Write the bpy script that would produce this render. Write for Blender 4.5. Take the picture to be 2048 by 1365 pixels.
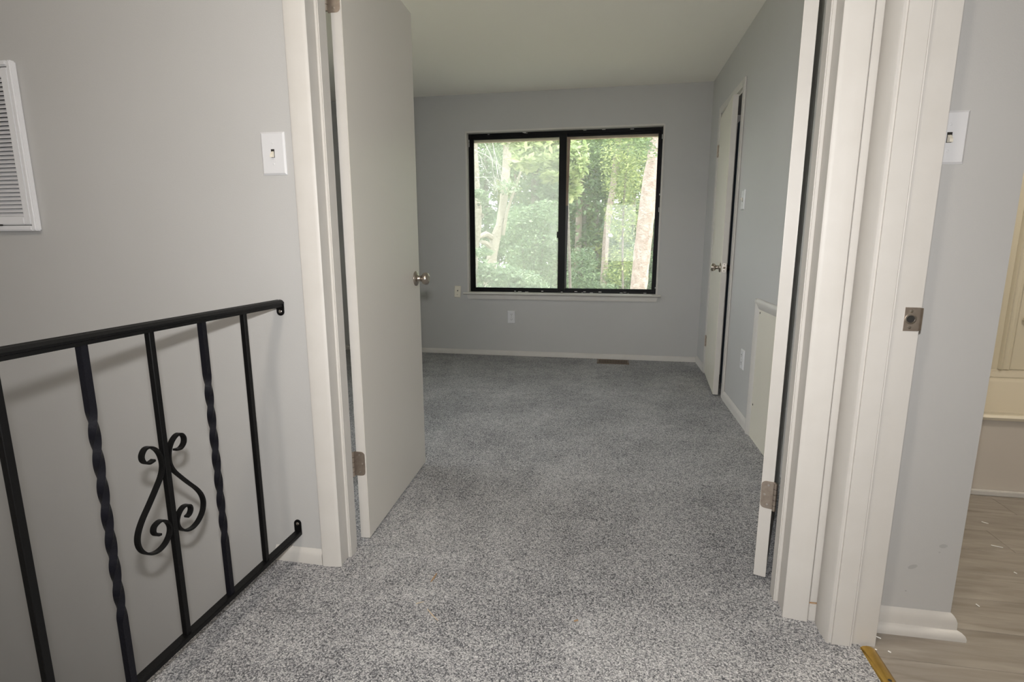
import bpy, bmesh, math, random
import numpy as np
from mathutils import Vector, Matrix, noise as mnoise
from math import sin, cos, pi, radians, hypot

for o in list(bpy.data.objects):
    bpy.data.objects.remove(o, do_unlink=True)
scene = bpy.context.scene
COL = scene.collection
random.seed(4); RNG = np.random.default_rng(11)

# ------------------------------------------------------------------ camera
F_PX, YAW, PITCH, ROLL = 1062.39, 0.18005, 0.18192, 0.00163
CAM = Vector((0, 0, 1.07))
FWD = Vector((-sin(YAW)*cos(PITCH), cos(YAW)*cos(PITCH), -sin(PITCH)))
_r = Vector((cos(YAW), sin(YAW), 0)); _d = FWD.cross(_r)
RIGHT = cos(ROLL)*_r + sin(ROLL)*_d
DOWN = -sin(ROLL)*_r + cos(ROLL)*_d
cd = bpy.data.cameras.new('camera'); cam = bpy.data.objects.new('camera', cd); COL.objects.link(cam)
cd.sensor_width = 36; cd.lens = F_PX/2048*36; cd.clip_start = 0.02; cd.clip_end = 300
m = Matrix.Identity(4)
for i in range(3):
    m[i][0] = RIGHT[i]; m[i][1] = -DOWN[i]; m[i][2] = -FWD[i]; m[i][3] = CAM[i]
cam.matrix_world = m
scene.camera = cam

def ray(px, py):
    return (RIGHT*((px-1024)/F_PX) + DOWN*((py-682.5)/F_PX) + FWD)
def at(px, py, Y):
    d = ray(px, py); return CAM + d*(Y/d.y)

# ------------------------------------------------------------------ light and exposure
vs = scene.view_settings
vs.view_transform = 'Standard'; vs.look = 'None'; vs.exposure = 0.0; vs.gamma = 1.0; vs.use_curve_mapping = False
w = bpy.data.worlds.new('overcast_sky'); scene.world = w; w.use_nodes = True
bg = w.node_tree.nodes['Background']
bg.inputs['Color'].default_value = (0.95, 0.98, 1.0, 1); bg.inputs['Strength'].default_value = 5.4
sd = bpy.data.lights.new('sun', 'SUN'); sun = bpy.data.objects.new('sun', sd); COL.objects.link(sun)
sd.energy = 3.2; sd.angle = radians(8); sd.color = (1, .96, .88)
sun.rotation_euler = Vector((-0.55, 0.62, -1.0)).to_track_quat('-Z', 'Y').to_euler()
# the photographer's flash, on top of the camera (its shadows fall just below the rail and the knob)
fd = bpy.data.lights.new('camera_flash', 'AREA'); fl = bpy.data.objects.new('camera_flash', fd); COL.objects.link(fl)
fd.shape = 'RECTANGLE'; fd.size = .055; fd.size_y = .035; fd.energy = 26.5; fd.color = (1, .985, .97)
fm = cam.matrix_world.copy(); fm.translation = Vector((0, 0, 1.215)); fl.matrix_world = fm

# ------------------------------------------------------------------ materials
def nt(mat):
    mat.use_nodes = True
    return mat.node_tree, mat.node_tree.nodes, mat.node_tree.links
def mat(name, col, rough=.5, metal=0., spec=.5, bump=None, var=None, coat=0.):
    """bump=(scale,strength,dist)  var=(scale, colour2, lo, hi)"""
    M = bpy.data.materials.new(name); T, N, L = nt(M); b = N['Principled BSDF']
    b.inputs['Base Color'].default_value = (*col, 1); b.inputs['Roughness'].default_value = rough
    b.inputs['Metallic'].default_value = metal; b.inputs['Specular IOR Level'].default_value = spec
    b.inputs['Coat Weight'].default_value = coat
    tc = N.new('ShaderNodeTexCoord')
    if var:
        n = N.new('ShaderNodeTexNoise'); n.inputs['Scale'].default_value = var[0]; n.inputs['Detail'].default_value = 5
        L.new(tc.outputs['Object'], n.inputs['Vector'])
        r = N.new('ShaderNodeValToRGB'); r.color_ramp.elements[0].position = var[2]; r.color_ramp.elements[1].position = var[3]
        r.color_ramp.elements[0].color = (*col, 1); r.color_ramp.elements[1].color = (*var[1], 1)
        L.new(n.outputs['Fac'], r.inputs['Fac']); L.new(r.outputs['Color'], b.inputs['Base Color'])
    if bump:
        n = N.new('ShaderNodeTexNoise'); n.inputs['Scale'].default_value = bump[0]; n.inputs['Detail'].default_value = 3
        L.new(tc.outputs['Object'], n.inputs['Vector'])
        bp = N.new('ShaderNodeBump'); bp.inputs['Strength'].default_value = bump[1]; bp.inputs['Distance'].default_value = bump[2]
        L.new(n.outputs['Fac'], bp.inputs['Height']); L.new(bp.outputs['Normal'], b.inputs['Normal'])
    return M

WALL = mat('grey_wall_paint', (.505, .50, .492), .55, bump=(260, .12, .002), var=(1.6, (.485, .48, .47), .35, .7))
CEIL = mat('ceiling_paint', (.92, .89, .82), .9, bump=(180, .1, .002))
TRIM = mat('cream_trim_paint', (.60, .577, .545), .5, bump=(55, .10, .003), var=(9, (.575, .55, .515), .4, .7))
DOOR = mat('door_paint', (.70, .67, .62), .36, bump=(40, .06, .003))
DOORC = mat('closet_door_paint', (.72, .685, .59), .34, bump=(40, .08, .003))
PLATE = mat('white_plastic', (.68, .68, .695), .28)
IVORY = mat('ivory_plastic', (.78, .73, .62), .35)
DARK = mat('dark_slot', (.02, .018, .016), .6)
STEEL = mat('white_enamel_steel', (.74, .74, .76), .35)
IRON = mat('black_wrought_iron', (.003, .003, .0032), .45, spec=.22, bump=(90, .25, .002))
IRON2 = mat('twisted_iron_paint', (.005, .005, .008), .5, spec=.22, bump=(120, .4, .002))
NICKEL = mat('satin_nickel', (.46, .41, .36), .28, metal=1., bump=(200, .05, .001))
NICKD = mat('aged_nickel', (.48, .415, .355), .5, metal=1., var=(60, (.40, .335, .28), .4, .7))
SCREW = mat('bright_screw', (.75, .70, .64), .25, metal=1.)
BRASS = mat('brass_strip', (.62, .40, .10), .30, metal=1., var=(30, (.52, .33, .09), .4, .7))
BLACKAL = mat('black_aluminium', (.004, .004, .0045), .4, spec=.18)
GREYAL = mat('grey_weatherstrip', (.10, .09, .10), .45)
BROWNW = mat('faded_brown_wood', (.42, .32, .26), .7, var=(14, (.33, .24, .17), .35, .7))
TUB = mat('beige_tub_enamel', (.66, .60, .48), .18, coat=.3)
SURR = mat('beige_surround_acrylic', (.64, .59, .47), .28)
APRON = mat('tub_apron_paint', (.58, .53, .47), .35)
REG = mat('brown_register_metal', (.16, .11, .075), .4, metal=.3)
CLOSET = mat('dark_closet_shade', (.05, .05, .055), .8)  # near-black colour stands in for shade inside the closet
SLATE = mat('slate_blue_panel', (.12, .155, .19), .55)
STRAW = mat('straw', (.62, .50, .34), .7)
RUST = mat('orange_crumb', (.38, .24, .13), .8)
CHIP = mat('white_paint_chip', (.85, .84, .80), .6)
WOOD = mat('raw_wood_edge', (.40, .24, .12), .7)
GROUND = mat('forest_floor', (.28, .28, .16), .95, var=(.8, (.28, .23, .15), .4, .65))
EXT = mat('house_siding', (.55, .53, .5), .8)

def carpet():
    M = bpy.data.materials.new('grey_carpet'); T, N, L = nt(M); b = N['Principled BSDF']
    b.inputs['Roughness'].default_value = .95; b.inputs['Specular IOR Level'].default_value = .15
    b.inputs['Sheen Weight'].default_value = .15; b.inputs['Sheen Roughness'].default_value = .6
    tc = N.new('ShaderNodeTexCoord')
    def noise(s, d=2, r=.6):
        n = N.new('ShaderNodeTexNoise'); n.inputs['Scale'].default_value = s; n.inputs['Detail'].default_value = d
        n.inputs['Roughness'].default_value = r; L.new(tc.outputs['Object'], n.inputs['Vector']); return n
    def math_(op, a, bb, c=None):
        q = N.new('ShaderNodeMath'); q.operation = op
        for i, x in enumerate((a, bb, c)):
            if x is None: continue
            if isinstance(x, (int, float)): q.inputs[i].default_value = x
            else: L.new(x, q.inputs[i])
        return q.outputs[0]
    dn = noise(60, 2); dv = N.new('ShaderNodeVectorMath'); dv.operation = 'MULTIPLY_ADD'
    dv.inputs[1].default_value = (.012, .012, .012); L.new(dn.outputs['Color'], dv.inputs[0]); L.new(tc.outputs['Object'], dv.inputs[2])
    v = N.new('ShaderNodeTexVoronoi'); v.inputs['Scale'].default_value = 265; L.new(dv.outputs[0], v.inputs['Vector'])
    n1 = noise(330, 2, .7); n2 = noise(2.6, 4); n3 = noise(11, 3)
    sep = N.new('ShaderNodeSeparateColor'); L.new(v.outputs['Color'], sep.inputs['Color'])
    tuft = math_('SUBTRACT', 1.0, math_('MULTIPLY', v.outputs['Distance'], 1.15))     # 1 on a tuft, low between tufts, painting crevice shade into the colour
    s = math_('MULTIPLY', sep.outputs['Red'], .30)
    s = math_('ADD', s, math_('MULTIPLY', tuft, .34))
    s = math_('ADD', s, math_('MULTIPLY', n1.outputs['Fac'], .34))
    s = math_('ADD', s, math_('MULTIPLY', n2.outputs['Fac'], .27))
    s = math_('ADD', s, math_('MULTIPLY', n3.outputs['Fac'], .12))
    r = N.new('ShaderNodeValToRGB'); e = r.color_ramp.elements
    e[0].position = .44; e[0].color = (.045, .047, .054, 1); e[1].position = .95; e[1].color = (.78, .77, .77, 1)
    k = r.color_ramp.elements.new(.58); k.color = (.20, .20, .21, 1)
    k = r.color_ramp.elements.new(.70); k.color = (.41, .405, .41, 1)
    k = r.color_ramp.elements.new(.80); k.color = (.52, .515, .515, 1)
    L.new(s, r.inputs['Fac']); L.new(r.outputs['Color'], b.inputs['Base Color'])
    bp = N.new('ShaderNodeBump'); bp.inputs['Strength'].default_value = .9; bp.inputs['Distance'].default_value = .006
    L.new(s, bp.inputs['Height']); L.new(bp.outputs['Normal'], b.inputs['Normal'])
    return M
CARPET = carpet()

def plankmat():
    M = bpy.data.materials.new('grey_vinyl_plank'); T, N, L = nt(M); b = N['Principled BSDF']
    b.inputs['Roughness'].default_value = .42
    tc = N.new('ShaderNodeTexCoord'); mp = N.new('ShaderNodeMapping'); mp.inputs['Scale'].default_value = (1.2, 9, 1)
    oi = N.new('ShaderNodeObjectInfo'); ad = N.new('ShaderNodeVectorMath'); ad.operation = 'ADD'
    cx = N.new('ShaderNodeCombineXYZ')
    mu = N.new('ShaderNodeMath'); mu.operation = 'MULTIPLY'; mu.inputs[1].default_value = 40
    L.new(oi.outputs['Random'], mu.inputs[0]); L.new(mu.outputs[0], cx.inputs[0]); L.new(mu.outputs[0], cx.inputs[1])
    L.new(tc.outputs['Object'], ad.inputs[0]); L.new(cx.outputs[0], ad.inputs[1]); L.new(ad.outputs[0], mp.inputs['Vector'])
    n = N.new('ShaderNodeTexNoise'); n.inputs['Scale'].default_value = 3.5; n.inputs['Detail'].default_value = 7; n.inputs['Distortion'].default_value = .8
    L.new(mp.outputs[0], n.inputs['Vector'])
    r = N.new('ShaderNodeValToRGB'); e = r.color_ramp.elements
    e[0].position = .28; e[0].color = (.20, .172, .142, 1); e[1].position = .75; e[1].color = (.34, .305, .262, 1)
    L.new(n.outputs['Fac'], r.inputs['Fac']); L.new(r.outputs['Color'], b.inputs['Base Color'])
    return M
PLANK = plankmat()

def leafmat(name, c1, c2, trans=.4):
    """colour varies from leaf to leaf (random per island) and in soft patches"""
    M = bpy.data.materials.new(name); T, N, L = nt(M)
    N.remove(N['Principled BSDF']); out = N['Material Output']
    tc = N.new('ShaderNodeTexCoord'); n = N.new('ShaderNodeTexNoise'); n.inputs['Scale'].default_value = 1.7; n.inputs['Detail'].default_value = 4
    L.new(tc.outputs['Object'], n.inputs['Vector'])
    ge = N.new('ShaderNodeNewGeometry'); mx = N.new('ShaderNodeMath'); mx.operation = 'MULTIPLY_ADD'; mx.inputs[1].default_value = .55
    m2 = N.new('ShaderNodeMath'); m2.operation = 'MULTIPLY'; m2.inputs[1].default_value = .5; L.new(n.outputs['Fac'], m2.inputs[0])
    L.new(ge.outputs['Random Per Island'], mx.inputs[0]); L.new(m2.outputs[0], mx.inputs[2])
    r = N.new('ShaderNodeValToRGB'); r.color_ramp.elements[0].position = .22; r.color_ramp.elements[1].position = .82
    r.color_ramp.elements[0].color = (*[c*.55 for c in c1], 1); r.color_ramp.elements[1].color = (*[min(.85, c*1.35) for c in c2], 1)
    k = r.color_ramp.elements.new(.45); k.color = (*c1, 1); k = r.color_ramp.elements.new(.65); k.color = (*c2, 1); L.new(mx.outputs[0], r.inputs['Fac'])
    d = N.new('ShaderNodeBsdfDiffuse'); t = N.new('ShaderNodeBsdfTranslucent'); g = N.new('ShaderNodeBsdfGlossy'); g.inputs['Roughness'].default_value = .45
    L.new(r.outputs['Color'], d.inputs['Color']); L.new(r.outputs['Color'], t.inputs['Color'])
    x = N.new('ShaderNodeMixShader'); x.inputs[0].default_value = trans
    L.new(d.outputs[0], x.inputs[1]); L.new(t.outputs[0], x.inputs[2])
    y = N.new('ShaderNodeMixShader'); y.inputs[0].default_value = .06; L.new(x.outputs[0], y.inputs[1]); L.new(g.outputs[0], y.inputs[2])
    L.new(y.outputs[0], out.inputs['Surface']); return M
LEAF = [leafmat('leaf_mid_green', (.12, .20, .085), (.22, .32, .13)),
        leafmat('leaf_yellow_green', (.24, .33, .11), (.42, .48, .20), .5),
        leafmat('leaf_deep_green', (.09, .155, .075), (.165, .25, .115)),
        leafmat('leaf_pale_green', (.18, .29, .155), (.30, .405, .235), .45),
        leafmat('leaf_bright_lime', (.30, .40, .16), (.52, .60, .31), .5)]
def bark(name, c1, c2):
    return mat(name, c1, .9, bump=(22, 1.0, .03), var=(9, c2, .35, .65))
BARK = [bark('pale_pink_bark', (.40, .34, .30), (.26, .20, .165)), bark('grey_brown_bark', (.26, .215, .185), (.19, .155, .13)),
        bark('silver_bark', (.35, .32, .265), (.255, .235, .185)), bark('dark_bark', (.17, .15, .13), (.11, .10, .085))]
TWIG = mat('bleached_twig', (.50, .49, .47), .8)

def glass(name, haze):
    M = bpy.data.materials.new(name); T, N, L = nt(M); N.remove(N['Principled BSDF']); out = N['Material Output']
    t = N.new('ShaderNodeBsdfTransparent'); g = N.new('ShaderNodeBsdfGlossy'); g.inputs['Roughness'].default_value = .0
    f = N.new('ShaderNodeFresnel'); f.inputs['IOR'].default_value = 1.5
    x = N.new('ShaderNodeMixShader'); L.new(f.outputs[0], x.inputs[0]); L.new(t.outputs[0], x.inputs[1]); L.new(g.outputs[0], x.inputs[2])
    d = N.new('ShaderNodeBsdfTranslucent'); d.inputs['Color'].default_value = (.85, .9, .82, 1)
    e = N.new('ShaderNodeBsdfDiffuse'); e.inputs['Color'].default_value = (.8, .8, .78, 1)
    y = N.new('ShaderNodeMixShader'); y.inputs[0].default_value = .35; L.new(d.outputs[0], y.inputs[1]); L.new(e.outputs[0], y.inputs[2])
    z = N.new('ShaderNodeMixShader'); z.inputs[0].default_value = haze; L.new(x.outputs[0], z.inputs[1]); L.new(y.outputs[0], z.inputs[2])
    L.new(z.outputs[0], out.inputs['Surface']); return M
GLASS_L = glass('hazy_window_glass', .23); GLASS_R = glass('clear_window_glass', .09)

# ------------------------------------------------------------------ mesh builder
class MB:
    def __init__(s): s.v = []; s.f = []
    def add(s, vs_, fs):
        k = len(s.v); s.v += [Vector(p) for p in vs_]; s.f += [tuple(i+k for i in f) for f in fs]; return s
    def box(s, x0, x1, y0, y1, z0, z1):
        return s.add([(x, y, z) for z in (z0, z1) for y in (y0, y1) for x in (x0, x1)],
                     [(0, 2, 3, 1), (4, 5, 7, 6), (0, 1, 5, 4), (2, 6, 7, 3), (0, 4, 6, 2), (1, 3, 7, 5)])
    def prism(s, prof, fn, a0, a1):
        """prof: list of 2-D points; fn(u,v,t) -> 3-D point; swept from t=a0 to t=a1"""
        n = len(prof)
        vs_ = [fn(u, v, a0) for u, v in prof] + [fn(u, v, a1) for u, v in prof]
        fs = [(i, (i+1) % n, n+(i+1) % n, n+i) for i in range(n)] + [tuple(range(n))[::-1], tuple(range(n, 2*n))]
        return s.add(vs_, fs)
    def tube(s, pts, rad, n=8, sect=None, twist=None, up=None, caps=True):
        pts = [Vector(p) for p in pts]; m_ = len(pts); vs_ = []; fs = []
        if not hasattr(rad, '__len__'): rad = [rad]*m_
        ref = Vector(up) if up else None; prev = None
        for i, p in enumerate(pts):
            t = (pts[min(i+1, m_-1)] - pts[max(i-1, 0)]).normalized()
            if ref is not None: a = (ref - t*ref.dot(t)).normalized()
            else:
                a = prev - t*prev.dot(t) if prev is not None else t.orthogonal()
                a.normalize()
            prev = a; b = t.cross(a)
            tw = twist[i] if twist else 0
            if sect:
                for (u, v) in sect:
                    uu = u*cos(tw)-v*sin(tw); vv = u*sin(tw)+v*cos(tw); vs_.append(p + a*uu*rad[i] + b*vv*rad[i])
            else:
                for j in range(n):
                    q = 2*pi*j/n + tw; vs_.append(p + (a*cos(q) + b*sin(q))*rad[i])
        k = len(sect) if sect else n
        for i in range(m_-1):
            for j in range(k):
                fs.append((i*k+j, i*k+(j+1) % k, (i+1)*k+(j+1) % k, (i+1)*k+j))
        if caps: fs += [tuple(range(k))[::-1], tuple(range((m_-1)*k, m_*k))]
        return s.add(vs_, fs)
    def lathe(s, prof, o, axis, n=24):
        """prof: (distance along axis, radius)"""
        o = Vector(o); t = Vector(axis).normalized(); a = t.orthogonal().normalized(); b = t.cross(a); vs_ = []; fs = []
        for (d, r) in prof:
            for j in range(n):
                q = 2*pi*j/n; vs_.append(o + t*d + (a*cos(q)+b*sin(q))*max(r, 1e-5))
        for i in range(len(prof)-1):
            for j in range(n):
                fs.append((i*n+j, i*n+(j+1) % n, (i+1)*n+(j+1) % n, (i+1)*n+j))
        fs += [tuple(range(n))[::-1], tuple(range((len(prof)-1)*n, len(prof)*n))]
        return s.add(vs_, fs)
    def build(s, name, material, parent=None, bevel=0, seg=2, smooth=False, world=True):
        v = s.v
        if parent is not None and world:
            off = parent.location + (parent.parent.location if parent.parent else Vector())
            v = [p - off for p in v]
        xs = [p.x for p in v]; ys = [p.y for p in v]; zs = [p.z for p in v]
        c = Vector(((min(xs)+max(xs))/2, (min(ys)+max(ys))/2, min(zs)))
        me = bpy.data.meshes.new(name); me.from_pydata([p - c for p in v], [], s.f); me.update()
        bm = bmesh.new(); bm.from_mesh(me); bmesh.ops.recalc_face_normals(bm, faces=bm.faces)
        if bevel:
            bmesh.ops.bevel(bm, geom=[e for e in bm.edges if len(e.link_faces) == 2 and e.calc_face_angle(0) > .6], offset=bevel, segments=seg, affect='EDGES', clamp_overlap=True)
        bm.to_mesh(me); bm.free()
        if smooth:
            me.polygons.foreach_set('use_smooth', [True]*len(me.polygons))
            try: me.set_sharp_from_angle(angle=radians(45))
            except Exception: pass
        me.materials.append(material)
        o = bpy.data.objects.new(name, me); COL.objects.link(o); o.location = c
        if parent is not None: o.parent = parent
        return o

def box(*a): return MB().box(*a)
def tag(o, label, cat, kind=None, group=None):
    o['label'] = label; o['category'] = cat
    if kind: o['kind'] = kind
    if group: o['group'] = group
    return o
def empty(name, loc, label, cat, kind=None, group=None, rotz=0):
    e = bpy.data.objects.new(name, None); COL.objects.link(e); e.location = loc; e.rotation_euler = (0, 0, rotz); e.empty_display_size = .1
    return tag(e, label, cat, kind, group)
ST = 'structure'

# ------------------------------------------------------------------ main dimensions (metres)
HY, BY = 1.50, 1.615          # hall face and bedroom face of the wall with the double door
FY = 4.965                    # far wall of the bedroom
RX = .81; RX2 = .955          # right wall of the bedroom / left wall of the bathroom
JL, JR = -.860, .533          # jamb faces of the double-door opening
DH = 2.05                     # head of the openings
CZ = 2.395                    # ceiling
LX = -3.0                     # left wall of the bedroom
SX = -1.10                    # edge of the hall floor at the stairwell
WX0, WX1 = .617, .735         # wall between hall and bathroom
REAR = -2.6; STL = -2.75      # rear wall, stairwell left wall
LOW = -2.75                   # lower storey
BYJ = 1.412                   # far jamb of the bathroom doorway

# ---- floors
f = MB()
f.box(SX, .70, REAR, HY, -.25, 0).box(JL-.02, JR+.02, HY, BY, -.25, 0).box(LX, RX+.02, BY, FY+.02, -.25, 0).box(RX+.02, 1.65, 3.3, FY+.02, -.25, 0)
tag(f.build('floor', CARPET), 'grey speckled cut pile carpet running from the landing into the bedroom', 'floor', ST)
tag(box(SX-.012, SX-.0005, REAR, HY, -.25, -.004).build('trim_4', WOOD), 'raw wooden edge of the landing floor beside the stairwell', 'trim', ST)
bf = box(.70, 2.5, -.6, 3.25, -.25, -.008).build('floor', DARK)
bf.name = 'floor.001'; tag(bf, 'grey wood look vinyl plank floor of the bathroom', 'floor', ST)
PW = .152; y = -.6; row = 0
plank_mesh = {}
while y < 2.5:
    x = .712 - [0, .5, .95, .3][row % 4]
    y1 = min(y+PW, 2.5)
    while x < 2.5:
        a, b_ = max(x, .712), min(x+1.22, 2.5)
        if b_-a > .02:
            p = box(a+.0006, b_-.0006, y+.0006, y1-.0006, -.0075, -.0005).build('plank', PLANK, bf, bevel=.0008, seg=1)
        x += 1.22
    y = y1; row += 1
    if y >= 2.4999: break
tag(box(STL, SX-.012, REAR, HY, LOW-.2, LOW).build('floor', CARPET), 'carpeted floor at the foot of the stairwell', 'floor', ST)

# ---- ceilings
tag(box(LX-.2, 2.7, REAR-.2, FY+.3, CZ, CZ+.25).build('ceiling', CEIL), 'plain off white ceiling over the bedroom and landing', 'ceiling', ST)

# ---- walls
wf = MB()
wf.box(STL-.12, JL-.02, HY, BY, 0, CZ).box(STL-.12, SX-.012, HY, BY, LOW-.2, 0)
wf.box(LX-.12, STL-.12, HY, BY, 0, CZ)
wf.box(JL-.02, JR+.02, HY, BY, DH+.02, CZ).box(JR+.02, RX2, HY, BY, 0, CZ)
tag(wf.build('wall_front', WALL), 'grey painted wall that holds the double door and the air grille', 'wall', ST)
wall_f = bpy.data.objects['wall_front']
STAIN = mat('grey_scuff', (.41, .405, .40), .5)
for (x_, z_, a_, b_, r_) in ((.846, .193, .012, .006, 25), (.912, .262, .010, .006, 10), (.905, .243, .0022, .0018, 0), (.838, .118, .0025, .002, 0)):
    st_ = MB().prism([(a_*cos(q*pi/8)*(1+.12*sin(3*q)), b_*sin(q*pi/8)) for q in range(16)], lambda u, v, t: (x_+u*cos(radians(r_))-v*sin(radians(r_)), t, z_+u*sin(radians(r_))+v*cos(radians(r_))), HY-.0004, HY+.0005).build('scuff_mark', STAIN, wall_f)
WXa, WXb, WZa, WZb = -1.337, .424, .60, 2.072
wb = MB(); T0, T1 = FY, FY+.15
wb.box(LX-.12, WXa, T0, T1, -.3, CZ).box(WXb, 1.8, T0, T1, -.3, CZ).box(WXa, WXb, T0, T1, -.3, WZa-.012).box(WXa, WXb, T0, T1, WZb, CZ)
tag(wb.build('wall_back', WALL), 'grey bedroom wall around the sliding window', 'wall', ST)
CY0, CY1 = 3.815, 4.525       # closet opening
wr = MB(); wr.box(RX, RX2, BY, CY0, 0, CZ).box(RX, RX2, CY1, FY, 0, CZ).box(RX, RX2, CY0, CY1, 2.04, CZ)
tag(wr.build('wall_right', WALL), 'grey bedroom wall with the closet door and the access panel', 'wall', ST)
LWY0, LWY1, LWZ0, LWZ1 = 1.72, 4.00, .60, 2.12  # opening for the added side window
wl = MB(); wl.box(LX-.12, LX, BY, LWY0, 0, CZ).box(LX-.12, LX, LWY1, FY, 0, CZ).box(LX-.12, LX, LWY0, LWY1, 0, LWZ0).box(LX-.12, LX, LWY0, LWY1, LWZ1, CZ)
tag(wl.build('wall_left', WALL), 'grey bedroom wall hidden behind the open left door leaf', 'wall', ST)
wh = MB(); wh.box(WX0, WX1, REAR, .62, 0, CZ).box(WX0, WX1, .62, BYJ, DH, CZ).box(WX0, WX1, BYJ+.018, HY, 0, CZ)
tag(wh.build('wall_hall', WALL), 'grey wall between the landing and the bathroom', 'wall', ST)
tag(box(STL-.12, STL, REAR, HY, LOW-.2, CZ).build('wall_stairwell', WALL), 'grey side wall of the stairwell', 'wall', ST)
RW = (-.15, .70-.01, .62, 1.98)
tag(box(SX-.012, SX+.10, REAR, HY, LOW-.2, -.25).build('wall_under', WALL), 'grey wall of the stairwell below the landing floor', 'wall', ST)
rw = MB(); rw.box(STL-.12, RW[0], REAR-.14, REAR, LOW-.2, CZ).box(.60, 2.6, REAR-.14, REAR, -.3, CZ)
rw.box(RW[0], .60, REAR-.14, REAR, -.3, RW[2]).box(RW[0], .60, REAR-.14, REAR, RW[3], CZ)
tag(rw.build('wall_rear', WALL), 'grey landing wall with a window, behind the viewpoint', 'wall', ST)
bw = MB(); bw.box(RX2, 2.62, 3.26, 3.38, 0, CZ).box(2.5, 2.62, -.6, 3.26, 0, CZ).box(WX1, 2.62, -.72, -.6, 0, CZ)
tag(bw.build('wall_bath', WALL), 'plain grey outer walls of the bathroom', 'wall', ST)
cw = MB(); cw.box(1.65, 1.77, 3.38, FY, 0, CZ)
tag(cw.build('wall_closet', CLOSET), 'back wall inside the closet, its shade coloured near black', 'wall', ST)

# ------------------------------------------------------------------ trim
def casing_prof(w):      # u across the casing from the opening edge (0) outwards, v thickness
    return [(0, 0), (0, .007), (.004, .010), (.012, .0115), (w*.55, .015), (w-.010, .017), (w-.003, .016), (w, .012), (w, 0)]
CW = .066
def frame_casing(parent, u0, sign, z0, z1, y, face):
    mb = MB(); mb.prism(casing_prof(CW), lambda u, v, t: (u0+sign*u, y-face*v, t), z0, z1); return mb.build('casing', TRIM, parent, smooth=True)
t1 = empty('trim_1', (JL, HY, 0), 'cream painted frame of the open double door to the bedroom', 'door frame', ST)
frame_casing(t1, JL+.004, -1, -.002, DH+CW, HY, 1); frame_casing(t1, JR-.007, 1, -.002, DH+CW, HY, 1)
frame_casing(t1, JL-.004, -1, -.002, DH+CW, BY, -1); frame_casing(t1, JR+.004, 1, -.002, DH+CW, BY, -1)
for yy, face in ((HY, 1), (BY, -1)):
    MB().prism(casing_prof(CW), lambda u, v, t: (t, yy-face*v, DH+u), JL, JR).build('casing', TRIM, t1, smooth=True)
for a, b_ in ((JL-.02, JL), (JR, JR+.02)):
    box(a, b_, HY-.002, BY+.002, -.002, DH+.02).build('jamb', TRIM, t1, bevel=.002)
box(JL, JR, HY-.002, BY+.002, DH, DH+.02).build('jamb', TRIM, t1, bevel=.002)
box(JL, JL+.012, 1.546, 1.590, -.002, DH).build('stop', TRIM, t1, bevel=.003)
box(JR-.012, JR, 1.560, 1.602, -.002, DH).build('stop', TRIM, t1, bevel=.003)
box(JL, JR, 1.55, 1.592, DH-.012, DH).build('stop', TRIM, t1, bevel=.003)

t2 = empty('trim_2', (WX0, BYJ, 0), 'cream painted frame of the bathroom doorway with a strike plate', 'door frame', ST)
# casing on the landing side, its face turned to the left
BC = .088
MB().prism([(0, 0), (0, .004), (.006, .0065), (BC*.5, .0085), (BC-.008, .008), (BC, .003), (BC, 0)],
           lambda u, v, t: (WX0-v, BYJ-.010+u, t), 0, DH+.07).build('casing', TRIM, t2, smooth=True)
MB().prism(casing_prof(CW), lambda u, v, t: (WX0-v, .62-u, t), 0, DH+.07).build('casing', TRIM, t2, smooth=True)
MB().prism(casing_prof(CW), lambda u, v, t: (WX0-v, t, DH+u), .62, BYJ).build('casing', TRIM, t2, smooth=True)
box(JR-.007+CW+.0005, WX0-.0005, HY-.007, HY-.0003, .055, CZ).build('corner_strip', TRIM, t2, bevel=.003)
box(JR-.007+CW+.0005, WX0-.001, HY-.010, HY-.0003, -.002, .050).build('corner_block', TRIM, t2, bevel=.002)
box(JR-.007+CW+.001, WX0-.001, HY-.003, HY-.0003, .048, .057).build('bare_wood', WOOD, t2)
box(WX0, WX1+.001, BYJ, BYJ+.018, -.008, DH).build('jamb', TRIM, t2, bevel=.002)
box(WX0, WX1+.001, .602, .62, -.008, DH).build('jamb', TRIM, t2, bevel=.002)
box(WX0, WX1+.001, .62, BYJ, DH-.001, DH+.017).build('jamb', TRIM, t2, bevel=.002)
box(WX0+.0008, WX0+.056, BYJ-.012, BYJ, -.008, DH).build('stop', TRIM, t2, bevel=.0055, seg=4)
MB().tube([(WX0+.0535, BYJ-.0105, -.006), (WX0+.0535, BYJ-.0105, DH-.002)], .0026, 8).build('caulk_bead', TRIM, t2, smooth=True)
# strike plate with curved lip
sp = MB(); n = 8
z0, z1 = .861, .918
prof = [(.700, BYJ-.0016)] + [(.728+.004+.010*sin(q*pi/2/n*1.2), BYJ-.0016+.008*(1-cos(q*pi/2/n*1.2))) for q in range(n+1)]
for i in range(len(prof)-1):
    (xa, ya), (xb, yb) = prof[i], prof[i+1]
    ina = 0 if i == 0 else .004*(i/len(prof)); inb = .004*((i+1)/len(prof)) if i else 0
    sp.add([(xa, ya, z0+ina), (xb, yb, z0+inb), (xb, yb, z1-inb), (xa, ya, z1-ina), (xa, ya+.0014, z0+ina), (xb, yb+.0014, z0+inb), (xb, yb+.0014, z1-inb), (xa, ya+.0014, z1-ina)],
           [(0, 1, 2, 3), (7, 6, 5, 4), (0, 4, 5, 1), (3, 2, 6, 7), (0, 3, 7, 4), (1, 5, 6, 2)])
spo = sp.build('strike_plate', NICKD, t2); spo['label'] = 'brownish nickel strike plate with curved lip'
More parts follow.
